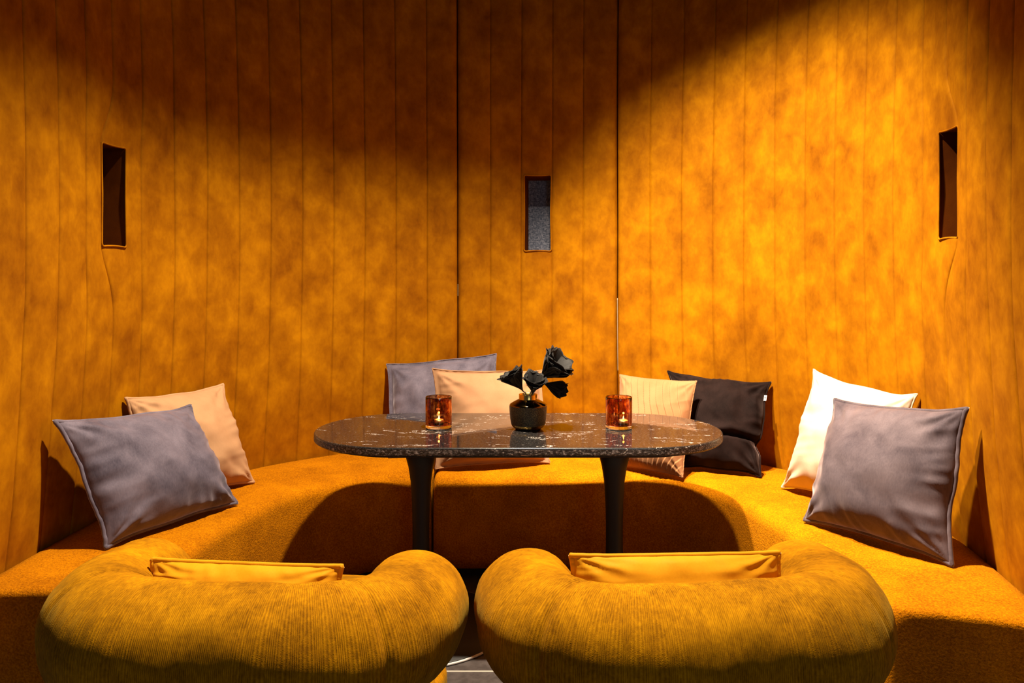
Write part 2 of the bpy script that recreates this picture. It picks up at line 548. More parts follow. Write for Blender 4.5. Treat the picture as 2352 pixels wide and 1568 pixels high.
# pale strips added to stand in for light showing through the panel joints
def light_sliver(name, t, z0, z1, hw, label):
    pts = []
    p, n = path(t)
    g = Vector((n.y, -n.x, 0))
    V, F = [], []
    N = 40
    for i in range(N):
        z = z0 + (z1 - z0) * i / (N - 1)
        w = hw * (0.65 + 0.6 * abs(noise.noise(Vector((t, z * 7, 0)))) + 0.15)
        b = p + n * (bow(z) + 0.004)
        for s, d in ((-1, 0), (1, 0), (1, .01), (-1, .01)):
            q = b + g * w * s + n * d
            V.append((q.x, q.y, z))
    for i in range(N - 1):
        for k in range(4):
            F.append((i * 4 + k, i * 4 + (k + 1) % 4, (i + 1) * 4 + (k + 1) % 4, (i + 1) * 4 + k))
    F += [(3, 2, 1, 0), tuple((N - 1) * 4 + k for k in range(4))]
    return struct(link_mesh(name, V, F, M['pale']), label, 'gap_light')
light_sliver('gap_light_1', 14, 1.20, 1.26, 0.0010, 'short pale strip standing in for light through the joint left of the middle wall panel')
light_sliver('gap_light_2', 19.0, 0.82, 1.19, 0.0012, 'long pale strip standing in for light through the joint right of the middle wall panel')

# floor and ceiling
def slab(name, x0, x1, y0, y1, z0, z1, m, label, cat):
    V = [(x0, y0, z0), (x1, y0, z0), (x1, y1, z0), (x0, y1, z0), (x0, y0, z1), (x1, y0, z1), (x1, y1, z1), (x0, y1, z1)]
    F = [(3, 2, 1, 0), (4, 5, 6, 7), (0, 1, 5, 4), (1, 2, 6, 5), (2, 3, 7, 6), (3, 0, 4, 7)]
    return struct(link_mesh(name, V, F, m, smooth=False), label, cat)
slab('floor', -3.5, 3.5, -3.0, 4.6, -0.05, 0.0, M['floor'], 'grey tiled floor with pale grout lines', 'floor')
slab('ceiling', -3.5, 3.5, -3.0, 4.6, 4.70, 4.78, M['ceiling'], 'dark ceiling above the booth', 'ceiling')

# ------------------------------------------------------------------ the three seat sections of the booth bench
SEAT = 0.45
def bench(name, inner, t0, t1, label, N=72):
    inn = resample(catmull([(x, y, 0) for x, y in inner], 10), N)
    out = []
    fine = [path(t0 + (t1 - t0) * i / 200)[0] + path(t0 + (t1 - t0) * i / 200)[1] * (bow(SEAT) - 0.004) for i in range(201)]
    out = resample(fine, N)
    # extra stations at both ends so the ends are softly rounded
    rr = 0.022
    def station(s):
        x = s * (N - 1); i = min(int(x), N - 2); k = x - i
        return inn[i].lerp(inn[i + 1], k), out[i].lerp(out[i + 1], k)
    L = sum((a - b).length for a, b in zip(inn, inn[1:]))
    ss = []
    for a in np.linspace(0, PI / 2, 6): ss.append((rr * (1 - math.cos(a)) / L, rr * (1 - math.sin(a))))
    mids = [(s, 0.0) for s in np.linspace(0, 1, N)[1:-1] if rr / L < s < 1 - rr / L]
    ss = ss + mids + [(1 - s, d) for s, d in reversed(ss)]
    V, F, UV = [], [], []
    rnd = 0.05
    prof0 = None
    for s, ins in ss:
        a, b = station(min(max(s + 0.0, 0.0015), 0.9985))
        d = (b - a); Ld = d.length; d.normalize()
        prof = [(ins, 0.052 + ins)]
        for z in (0.10, 0.16, 0.24, 0.32): prof.append((ins - 0.004 * math.sin((z - .05) / .35 * PI), z))
        for k in range(9):
            an = PI / 2 * k / 8
            prof.append((ins + rnd * (1 - math.cos(an)), SEAT - ins - rnd * (1 - math.sin(an)) - 0.001))
        for q in (0.3, 0.45, 0.6, 0.75, 0.9, 0.97):
            dd = q * Ld
            if dd > rnd + 0.02:
                prof.append((dd, SEAT - ins + 0.006 * math.sin(PI * q) - (0.008 if q > 0.95 else 0)))
            else:
                prof.append((rnd + 0.02 + q * 0.01, SEAT - ins))
        prof.append((Ld, SEAT - ins - 0.03)); prof.append((Ld, 0.052 + ins))
        for x, z in prof:
            p = a + d * x
            wob = 0.0025 * noise.noise(Vector((p.x * 4, p.y * 4, z * 4)))
            V.append((p.x - d.x * wob, p.y - d.y * wob, z + wob * (1 if z > 0.2 else 0)))
        prof0 = len(prof)
    n = prof0; S = len(ss)
    for i in range(S - 1):
        for k in range(n):
            k2 = (k + 1) % n
            F.append((i * n + k, i * n + k2, (i + 1) * n + k2, (i + 1) * n + k))
    F.append(tuple(range(n))); F.append(tuple((S - 1) * n + k for k in reversed(range(n))))
    c = inn[N // 2].lerp(out[N // 2], 0.5)
    root = thing(name, label, 'bench', (c.x, c.y, 0), 0, 'seat sections of the curved booth bench')
    sh = lambda vs: [(v[0] - c.x, v[1] - c.y, v[2]) for v in vs]
    recalc(link_mesh('seat', sh(V), F, M['bench'], root))
    PV, PF = [], []
    for i in range(0, N):
        s = min(max(i / (N - 1), 0.01), 0.99)
        a, b = station(s); d = (b - a); Ld = d.length; d.normalize()
        for x, z in ((0.07, 0.0), (0.07, 0.056), (Ld - 0.03, 0.056), (Ld - 0.03, 0.0)):
            p = a + d * x; PV.append((p.x, p.y, z))
    for i in range(N - 1):
        for k in range(4): PF.append((i * 4 + k, i * 4 + (k + 1) % 4, i * 4 + 4 + (k + 1) % 4, i * 4 + 4 + k))
    PF += [(0, 1, 2, 3), tuple((N - 1) * 4 + k for k in (3, 2, 1, 0))]
    recalc(link_mesh('plinth', sh(PV), PF, M['matt'], root, smooth=False))
    return root

bench('booth_bench', [(-1.012, 2.07), (-1.005, 2.3), (-0.998, 2.5), (-0.978, 2.675), (-0.930, 2.841), (-0.850, 3.042), (-0.71, 3.175), (-0.525, 3.268), (-0.345, 3.278)],
      -1.19, 14.0, 'left curved mustard bench section under the grey and beige cushions')
bench('booth_bench', [(-0.340, 3.278), (-0.1, 3.278), (0.2, 3.274), (0.457, 3.272)], 14.03, 18.87,
      'straight middle mustard bench section behind the table', 40)
bench('booth_bench', [(0.462, 3.272), (0.60, 3.243), (0.74, 3.155), (0.826, 3.045), (0.872, 2.90), (0.905, 2.75), (0.930, 2.60), (0.958, 2.3), (0.975, 1.985)],
      18.9, 34.15, 'right curved mustard bench section under the ivory and warm grey cushions')

# ------------------------------------------------------------------ cushions
def cushion(name, label, BL, BR, TR, TL, mat, thick=0.13, pull=0.055, flange=0.0, piping=0.0055, seed=0, group=None,
            wrinkle=1.0, fold=None, pleats=0, ear=0.0, N=64, pipmat=None, sag=0.15):
    c0 = (BL + BR + TR + TL) / 4
    base = Vector((c0.x, c0.y, min(BL.z, BR.z)))
    nrm = ((BR - BL) + (TR - TL)).cross((TL - BL) + (TR - BR)).normalized()
    if nrm.dot(Vector((0, 0, CAMZ)) - c0) < 0 and nrm.y > 0: nrm = -nrm
    root = thing(name, label, 'cushion', base, 0, group)
    def edge(a, b):
        u = a * (1 - pull * (1 - abs(b) ** 4) * (1 + 0.35 * noise.noise(Vector((b * 2.1, seed, math.copysign(1, a))))))
        v = b * (1 - pull * (1 - abs(a) ** 4) * (1 + 0.35 * noise.noise(Vector((a * 2.1, seed + 3, math.copysign(1, b))))))
        if fold and a > 0: u -= 0.11 * a * math.exp(-((b - fold[0] - 0.02) / 0.13) ** 2)
        return u, v
    def P(a, b):
        u, v = edge(a, b)
        s, t = (u + 1) / 2, (v + 1) / 2
        return (BL * (1 - s) + BR * s) * (1 - t) + (TL * (1 - s) + TR * s) * t
    def thickness(a, b, side):
        k = 1 - flange
        x, y = min(abs(a) / k, 1), min(abs(b) / k, 1)
        h = ((1 - x ** 2.0) * (1 - y ** 2.0)) ** 0.62
        h *= 1 + sag * (-b)
        w = 0
        if wrinkle:
            ex = (1 - x) ; ey = (1 - y)
            rg = lambda q: 1 - 2.2 * abs(noise.noise(Vector(q)))            # ridged folds
            w += 0.034 * math.exp(-ey / 0.24) * rg((a * 4.6 + b * 0.8 + seed, b * 0.9, seed * 1.7 + side))
            w += 0.034 * math.exp(-ex / 0.24) * rg((a * 0.9, b * 4.6 - a * 0.8 + seed, seed * 2.3 + side))
            w += 0.012 * rg((a * 1.7 + b * 1.1 + seed, b * 1.3 - a * 0.6, seed * 3.1)) 
            w += 0.022 * noise.noise(Vector((a * 2.6 + b * 1.5 + seed, b * 2.6 - a, seed)))
            r = math.hypot(1 - x, 1 - y)       # gathers that radiate from the corners
            ang = math.atan2(1 - y, 1 - x)
            w += 0.030 * math.exp(-r / 0.35) * math.sin(ang * 11 + seed) * min(1, r * 6)
        z = thick * 0.5 * h + w * wrinkle * 0.40 * min(1, h * 3)
        if pleats and side > 0:
            ph = (a + 0.32 * b + 1.5 * max(0, -b - 0.30) ** 1.4 * (0.5 + 0.5 * a) + 0.05 * noise.noise(Vector((b * 2, a, 2)))) * pleats
            f = ph - math.floor(ph)
            z += 0.011 * (1 - f) ** 0.8 * min(1, f * 7) * min(1, h * 2.5)
        if fold:
            fb, amp = fold
            bb = fb + 0.10 * a
            z -= amp * math.exp(-((b - bb) / 0.045) ** 2) * (0.35 + 0.65 * (a + 1) / 2) * min(1, h * 2) if side > 0 else 0
        return (z if side > 0 else z * 0.55) + 0.0012
    g = np.linspace(-1, 1, N + 1)
    g = np.sign(g) * (1 - (1 - np.abs(g)) ** 1.25)          # denser near the edges
    V, F, UV = [], [], []
    idx = {}
    for side in (1, -1):
        for i in range(N + 1):
            for j in range(N + 1):
                bd = i in (0, N) or j in (0, N)
                if bd and side < 0: idx[(side, i, j)] = idx[(1, i, j)]; continue
                a, b = g[j], g[i]
                p = P(a, b)
                if not bd: p = p + nrm * (side * thickness(a, b, side))
                if fold:                                    # upper half slumps back over the crease
                    fb, amp = fold
                    k = max(0.0, 1 - abs(b - fb) / 0.5)
                    p = p - nrm * 0.0
                idx[(side, i, j)] = len(V); V.append(p - base); UV.append(((a + 1) / 2, (b + 1) / 2))
    for side in (1, -1):
        for i in range(N):
            for j in range(N):
                q = [idx[(side, i, j)], idx[(side, i, j + 1)], idx[(side, i + 1, j + 1)], idx[(side, i + 1, j)]]
                F.append(q if side > 0 else q[::-1])
    recalc(link_mesh('cover', V, F, mat, root, uvs=UV))
    if piping:
        ring = [(g[j], -1) for j in range(N)] + [(1, g[i]) for i in range(N)] + [(g[j], 1) for j in range(N, 0, -1)] + [(-1, g[i]) for i in range(N, 0, -1)]
        pts = []
        for k, (a, b) in enumerate(ring):
            p = P(a, b) + nrm * 0.0025 * noise.noise(Vector((k * 0.35, seed, 0)))
            pts.append(p - base)
        TV, TF = tube(pts, piping, 8, closed=True)
        link_mesh('piping', TV, TF, pipmat or mat, root)
    return root, P, nrm, base

def clearance(q):
    best, r = 1e9, 0
    for i in range(-30, 340, 2):
        p, n = path(i / 10)
        d = (p.x - q.x) ** 2 + (p.y - q.y) ** 2
        if d < best: best, r = d, (p - Vector((q.x, q.y, 0))).dot(n) + bow(q.z)
    return r

def off_wall(q, gap=0.022):
    c = Vector((0, 0, CAMZ))
    for _ in range(200):
        if clearance(q) >= gap: break
        q = c + (q - c) * 0.998
    return q

def quad(bl, br, tr, tl, h, z=0.462, near=(1.0, 1.0)):
    BL, BR = at_z(*bl, z), at_z(*br, z)
    hl, hr = h if isinstance(h, tuple) else (h, h)
    c = Vector((0, 0, CAMZ))
    TR, TL = off_wall(at_dist(*tr, BR, hr)), off_wall(at_dist(*tl, BL, hl))
    return BL, BR, c + (TR - c) * near[1], c + (TL - c) * near[0]

cushion('throw_pillow', 'lavender grey velvet cushion leaning in front of a beige one on the left', *quad((243, 1258), (544, 1155), (437, 931), (126, 967), 0.45, near=(0.985, 0.965)),
        M['grey'], 0.24, 0.075, 0, 0.007, 1.3, 'velvet cushions leaning on the bench')
cushion('throw_pillow', 'beige velvet cushion half hidden behind the lavender grey cushion by the left wall', *quad((330, 1162), (583, 1107), (512, 882), (289, 914), 0.45),
        M['beige'], 0.22, 0.075, 0, 0.006, 4.1, 'velvet cushions leaning on the bench')
cushion('throw_pillow', 'grey flanged velvet cushion against the back wall behind a beige cushion', *quad((893, 1050), (1150, 1046), (1140, 812), (888, 836), 0.48),
        M['grey'], 0.19, 0.04, 0.07, 0.003, 6.6, 'velvet cushions leaning on the bench')
cushion('throw_pillow', 'beige flanged cushion on the middle bench behind the vase', *quad((1000, 1077), (1263, 1062), (1245, 850), (993, 846), 0.42),
        M['beige_dimmed'], 0.22, 0.05, 0.06, 0.003, 8.2, 'velvet cushions leaning on the bench')
cushion('throw_pillow', 'sand coloured pleated cushion beside the dark brown cushion', *quad((1415, 1070), (1568, 1096), (1600, 875), (1424, 860), 0.42),
        M['sand'], 0.17, 0.04, 0, 0.003, 3.3, 'velvet cushions leaning on the bench', pleats=5.5, wrinkle=0.5, N=150)
dk, dkP, dkn, dkb = cushion('throw_pillow', 'slumped dark brown velvet cushion with a small white label', *quad((1560, 1074), (1747, 1095), (1770, 878), (1534, 852), 0.48),
        M['brown'], 0.22, 0.08, 0, 0.005, 5.7, 'velvet cushions leaning on the bench', fold=(-0.42, 0.06), wrinkle=1.8)
cushion('throw_pillow', 'ivory white velvet cushion behind the warm grey cushion on the right', *quad((1795, 1119), (2060, 1192), (2106, 905), (1869, 848), 0.48),
        M['white'], 0.22, 0.10, 0, 0.004, 2.2, 'velvet cushions leaning on the bench')
cushion('throw_pillow', 'large warm grey piped velvet cushion in front of the ivory one', *quad((1848, 1194), (2187, 1298), (2221, 938), (1918, 917), 0.45),
        M['grey2'], 0.24, 0.075, 0, 0.007, 9.4, 'velvet cushions leaning on the bench')
# woven label sewn to the side of the dark cushion
p = dkP(1.0, 0.62) - dkb
e1 = (dkP(1, 0.8) - dkP(1, 0.4)).normalized(); e2 = (dkP(1, .6) - dkP(0.5, .6)).normalized()
def patch(u, v, w, h, d):
    c = p + e1 * u + e2 * v + dkn * 0.010
    return [c + e1 * (sy * h) + e2 * (sx * w) + dkn * dz for dz in (0, d) for sx, sy in ((-1, -1), (1, -1), (1, 1), (-1, 1))]
BOXF = [(3, 2, 1, 0), (4, 5, 6, 7), (0, 1, 5, 4), (1, 2, 6, 5), (2, 3, 7, 6), (3, 0, 4, 7)]
tagp = recalc(link_mesh('label_tag', patch(0, 0.002, 0.007, 0.013, 0.0015), BOXF, M['tagw'], dk, smooth=False))
tagp['label'] = 'small white sewn label'
recalc(link_mesh('print', patch(0.004, 0.002, 0.0035, 0.0015, 0.0022) , BOXF, M['tagk'], tagp, smooth=False))
recalc(link_mesh('print', patch(-0.003, 0.003, 0.0015, 0.005, 0.0022), BOXF, M['tagk'], tagp, smooth=False))

# ------------------------------------------------------------------ armchairs
def armchair(label, loc, rotz):
    root = thing('tub_armchair', label, 'armchair', (*loc, 0), rotz, 'mustard tub armchairs')
    NS = 220
    hw, rc, ya = 0.340, 0.235, 0.31
    pl = []
    for y in np.linspace(ya, rc, 5)[:-1]: pl.append((-hw, y))
    for a in np.linspace(0, PI / 2, 14): pl.append((-hw + rc * (1 - math.cos(a)), rc * (1 - math.sin(a))))
    half = pl
    pts2 = half + [(-x, y) for x, y in reversed(half)]
    pts2 = resample([(x, y, 0) for x, y in pts2], NS)
    L = [0]
    for a, b in zip(pts2, pts2[1:]): L.append(L[-1] + (b - a).length)
    tot = L[-1]
    V, F, UV = [], [], []
    n = 56
    rings = []
    R0 = 0.130
    st = []
    capn = 12
    for k in range(capn): a = PI / 2 * k / capn; st.append((0, -math.cos(a), math.sin(a)))
    for i in range(NS): st.append((i, 0, 1))
    for k in range(capn - 1, -1, -1): a = PI / 2 * k / capn; st.append((NS - 1, math.cos(a), math.sin(a)))
    for i, ext, sc in st:
        p = pts2[i]
        t = (pts2[min(i + 1, NS - 1)] - pts2[max(i - 1, 0)]).normalized()
        nn = Vector((-t.y, t.x, 0))             # points to the inside of the U
        s = L[i]
        fr = s / tot
        arm = max(0, abs(fr - 0.5) * 2 - 0.35) / 0.65      # 0 along the back, 1 at the arm ends
        r = R0 - 0.004 * arm
        zc = 0.553 - 0.026 * arm ** 1.3
        c = p + t * (ext * r)
        crease = 0
        for sc0 in (0.235, 0.765):
            crease += math.exp(-((fr - sc0) * tot / 0.008) ** 2)
        for k in range(n):
            a = 2 * PI * k / n
            vr = r * sc
            # slightly flattened sausage, fuller on the outside
            ox, oz = math.cos(a), math.sin(a)
            dim = -0.009 * crease * (0.6 + 0.4 * noise.noise(Vector((k * .5, fr * 20, 1))))
            lump = 0.005 * noise.noise(Vector((c.x * 6 + ox, c.y * 6, oz * 1.5))) + 0.0018 * noise.noise(Vector((c.x * 22, c.y * 22 + ox * 2, oz * 4)))
            q = c + nn * ((vr + dim + lump * sc) * ox) + Vector((0, 0, (vr * 1.03 + dim + lump * sc) * oz))
            V.append((q.x, q.y, zc + q.z))
            UV.append((s + ext * r * 0.9, a * r))
    S = len(st)
    for i in range(S - 1):
        for k in range(n):
            k2 = (k + 1) % n
            F.append((i * n + k, i * n + k2, (i + 1) * n + k2, (i + 1) * n + k))
    F.append(tuple(range(n))); F.append(tuple((S - 1) * n + k for k in reversed(range(n))))
    recalc(link_mesh('backrest', V, F, M['chair'], root, uvs=UV))
    # seat cushion and base: rounded blocks
    def block(name, x0, x1, y0, y1, z0, z1, r, m, crown=0.0):
        prof = []
        for k in range(6): a = PI / 2 * k / 5; prof.append((r * (1 - math.sin(a)), z0 + r * (1 - math.cos(a))))
        prof = [(r * (1 - math.sin(a)), z0 + r * (1 - math.cos(a))) for a in np.linspace(0, PI / 2, 6)]
        prof += [(r * (1 - math.cos(a)), z1 - r * (1 - math.sin(a))) for a in np.linspace(0, PI / 2, 6)]
        BV, BF, BUV = [], [], []
        R = 0.13
        out = []
        for cx, cy, a0 in ((x1 - R, y1 - R, 0), (x0 + R, y1 - R, PI / 2), (x0 + R, y0 + R, PI), (x1 - R, y0 + R, 1.5 * PI)):
            for a in np.linspace(a0, a0 + PI / 2, 9): out.append((cx, cy, math.cos(a), math.sin(a)))
        m_ = len(out)
        for ins, z in prof:
            per = 0
            for i, (cx, cy, ca, sa) in enumerate(out):
                BV.append((cx + (R - ins) * ca, cy + (R - ins) * sa, z))
                BUV.append((BV[-1][0] + BV[-1][1], z))
        for ins, dz in ((0.09, crown * 0.6), (R - 0.0001, crown)):
            for cx, cy, ca, sa in out:
                BV.append((cx + (R - ins) * ca, cy + (R - ins) * sa, z1 + dz)); BUV.append((BV[-1][0], BV[-1][1]))
        rows = len(prof) + 2
        for i in range(rows - 1):
            for k in range(m_):
                k2 = (k + 1) % m_
                BF.append((i * m_ + k, i * m_ + k2, (i + 1) * m_ + k2, (i + 1) * m_ + k))
        BF.append(tuple(reversed(range(m_)))); BF.append(tuple((rows - 1) * m_ + k for k in range(m_)))
        return recalc(link_mesh(name, BV, BF, m, root, uvs=BUV))
    block('seat', -0.33, 0.33, 0.03, 0.66, 0.27, 0.472, 0.05, M['chair'], 0.012)
    block('base', -0.375, 0.375, 0.02, 0.64, 0.012, 0.275, 0.02, M['chair'])
    return root

armchair('mustard ribbed tub armchair nearest the left bench end', (-0.598, 1.53), math.radians(-6))
armchair('mustard ribbed tub armchair nearest the right bench end', (0.407, 1.53), math.radians(6))

def seat_cushion(label, tl, tr, seed, Yl, Yr, h=0.27, lean=-0.035):
    def atY(px, py, Y): return Vector(((px - 1176) * Y / FPX, Y, CAMZ - (py - HORIZON) * Y / FPX))
    TL, TR = atY(*tl, Yl), atY(*tr, Yr)
    d = (TR - TL).normalized(); fwd = Vector((-d.y, d.x, 0)).normalized()
    BL = TL + fwd * lean; BR = TR + fwd * lean
    BL.z = BR.z = 0.494
    cushion('lumbar_pillow', label, BL, BR, TR, TL, M['yellow'], 0.11, 0.03, 0, 0.006, seed, 'yellow cushions in the armchairs', wrinkle=0.5)
seat_cushion('yellow piped cushion sunk in the armchair by the left bench end', (350, 1284), (786, 1300), 11.0, 1.75, 1.70)
seat_cushion('yellow piped cushion standing in the armchair by the right bench end', (1311, 1275), (1789, 1268), 14.5, 1.70, 1.75)

# ------------------------------------------------------------------ table
TX, TY, TZ = 0.023, 2.860, 0.735
tab = thing('pedestal_table', 'oval black veined stone table on two trumpet legs', 'table', (TX, TY, 0))
def stadium(a, r, ins, n=28):
    out = []
    for cx, s in ((a, -PI / 2), (-a, PI / 2)):
        for t in np.linspace(s, s + PI, n): out.append((cx + (r - ins) * math.cos(t), (r - ins) * math.sin(t)))
    return out
A_, R_ = 0.432, 0.321
br = 0.0055
levels = [(0.02, TZ), (0.008, TZ)] + [(br * (1 - math.sin(a)), TZ - br * (1 - math.cos(a))) for a in np.linspace(0, PI / 2, 7)]
nb = len(levels)
levels += [(0.0, 0.7285), (0.0, 0.713), (0.0, 0.710), (0.004, 0.7065), (0.02, 0.706)]
V = [(x, y, z) for i, z in levels for x, y in stadium(A_, R_, i)]; m_ = len(stadium(A_, R_, 0)); F = []; mi = []
for i in range(len(levels) - 1):
    for k in range(m_):
        k2 = (k + 1) % m_
        F.append((i * m_ + k, (i + 1) * m_ + k, (i + 1) * m_ + k2, i * m_ + k2)); mi.append(0 if i < 2 else 2 if i < nb - 1 else 1)
F.append(tuple(range(m_))); mi.append(0)
F.append(tuple((len(levels) - 1) * m_ + k for k in reversed(range(m_)))); mi.append(1)
link_mesh('tabletop', V, F, None, tab, smooth=True, mats=[M['stone'], M['stone_edge'], M['stone_bevel']], midx=mi)
# dark backing board with a long chamfer under the stone
rows = [[(x, y, z) for x, y in stadium(A_, R_, i)] for i, z in ((0.008, 0.7055), (0.012, 0.702), (0.075, 0.684), (0.10, 0.682))]
V = [v for r in rows for v in r]; F = []
for i in range(3):
    for k in range(m_):
        k2 = (k + 1) % m_
        F.append((i * m_ + k, (i + 1) * m_ + k, (i + 1) * m_ + k2, i * m_ + k2))
F.append(tuple(range(m_))); F.append(tuple(3 * m_ + k for k in reversed(range(m_))))
link_mesh('backing_board', V, F, M['black'], tab, smooth=False)
for s in (-0.363, 0.359):
    pr = [(0.0, 0.6815), (0.115, 0.6815), (0.112, 0.672), (0.078, 0.658), (0.058, 0.636), (0.047, 0.595), (0.0385, 0.54), (0.0335, 0.46), (0.0315, 0.38), (0.0315, 0.30),
          (0.034, 0.22), (0.040, 0.15), (0.055, 0.09), (0.085, 0.050), (0.14, 0.028), (0.22, 0.017), (0.318, 0.0115), (0.322, 0.008), (0.322, 0.001), (0, 0.001)]
    V, F = lathe([(r, z) for r, z in pr], 56, s, 0)
    lg = recalc(link_mesh('leg', V, F, M['black'], tab))
    a = [(s + 0.323 * math.cos(t), 0.323 * math.sin(t), 0.005) for t in np.linspace(0, 2 * PI, 64, endpoint=False)]
    V, F = tube(a, 0.0042, 8, closed=True)
    rm = link_mesh('rim', V, F, M['chrome'], lg)
    rm['label'] = 'bright metal rim of the foot'

# ------------------------------------------------------------------ candle holders
def holder(label, x, y, cx, cy, clabel, flip):
    z0 = TZ + 0.0006
    root = thing('candle_holder', label, 'candle holder', (x, y, z0), 0, 'tortoiseshell candle holders on the table')
    ro, ri, h, b = 0.0495, 0.0465, 0.117, 0.013
    prof = [(0, 0.0), (ro - 0.003, 0.0), (ro, 0.003), (ro, b)]
    V, F = lathe(prof + [(ri, b), (0, b)], 64)
    V2 = V
    o = recalc(link_mesh('glass_base', V, F, M['clear'], root)); o['label'] = 'clear thick glass foot'
    pr = [(ri, b + 0.0004), (ro, b + 0.0004)] + [(ro, z) for z in np.linspace(b + 0.004, h - 0.002, 10)] + [(ro - 0.001, h), (ri + 0.0005, h)] + [(ri, z) for z in np.linspace(h - 0.003, b + 0.002, 10)] + [(ri, b + 0.0004)]
    V, F = lathe(pr, 64)
    nseg = 64
    midx = []
    for i in range(len(pr) - 1):
        midx += [0 if i <= 11 else 1] * nseg
    V = [(a * (-1 if flip else 1), c * (-1 if flip else 1), d) for a, c, d in V]
    recalc(link_mesh('glass_wall', V, F, None, root, mats=[M['tortoise'], M['clear']], midx=midx))
    zt = z0 + b + 0.0006
    t = thing('tea_light', clabel, 'candle', (x + cx, y + cy, zt), 0, 'lit tea lights')
    V, F = lathe([(0, 0), (0.0185, 0), (0.0195, 0.001), (0.0195, 0.015), (0.0188, 0.015), (0.0185, 0.012)], 40)
    link_mesh('cup', V, F, M['tin'], t)
    V, F = lathe([(0, 0.0005), (0.0184, 0.0005), (0.0184, 0.0125), (0.012, 0.0118), (0, 0.0116)], 40)
    link_mesh('wax', V, F, M['wax'], t)
    V, F = tube([(0, 0, 0.011), (0.0002, 0, 0.0135), (0.0006, 0, 0.0165)], 0.0006, 6)
    link_mesh('wick', V, F, M['wick'], t)
    V, F = lathe([(0, 0.0142), (0.0018, 0.0153), (0.0029, 0.0175), (0.0028, 0.021), (0.0015, 0.0268), (0, 0.0315)], 16)
    link_mesh('flame', V, F, M['flame'], t)
    l = bpy.data.lights.new('candle_glow', 'POINT'); l.energy = 0.14; l.color = (1, 0.5, 0.16); l.shadow_soft_size = 0.004
    lo = bpy.data.objects.new('candle_glow', l); C.objects.link(lo); lo.location = (x + cx, y + cy, zt + 0.040)
holder('amber tortoiseshell glass candle holder near the left table leg', -0.275, 2.873, 0.0, 0.012, 'lit tea light in the left tortoiseshell glass', False)
holder('darker tortoiseshell glass candle holder near the right table leg', 0.400, 2.868, 0.020, 0.006, 'lit tea light in the right tortoiseshell glass', True)

# ------------------------------------------------------------------ vase and feather flowers
vx, vy = 0.060, 2.855
vs = thing('bud_vase', 'squat dark hammered vase with gold neck and base on the table', 'vase', (vx, vy, TZ + 0.0006))
V, F = lathe([(0, 0), (0.046, 0), (0.0495, 0.002), (0.056, 0.0065), (0.0605, 0.012), (0.0632, 0.018)], 72); o = link_mesh('base_ring', V, F, M['gold'], vs); o['label'] = 'polished gold foot'
V, F = lathe([(0.0632, 0.018), (0.0650, 0.026), (0.0672, 0.040), (0.0688, 0.056), (0.0698, 0.072), (0.0702, 0.084), (0.0700, 0.0875)], 72); link_mesh('body', V, F, M['hammered'], vs)
V, F = lathe([(0.0700, 0.0875), (0.0694, 0.0900), (0.0665, 0.0935), (0.050, 0.1030), (0.0385, 0.1085), (0.0352, 0.1105)], 72); o = link_mesh('shoulder', V, F, M['gold_dark'], vs); o['label'] = 'glossy smoked gold shoulder'
V, F = lathe([(0.0352, 0.1105), (0.0345, 0.1125), (0.0345, 0.1275), (0.0338, 0.1285), (0.0325, 0.128), (0.0318, 0.112), (0.030, 0.09), (0, 0.088)], 72); o = link_mesh('neck', V, F, M['gold'], vs); o['label'] = 'polished gold neck'

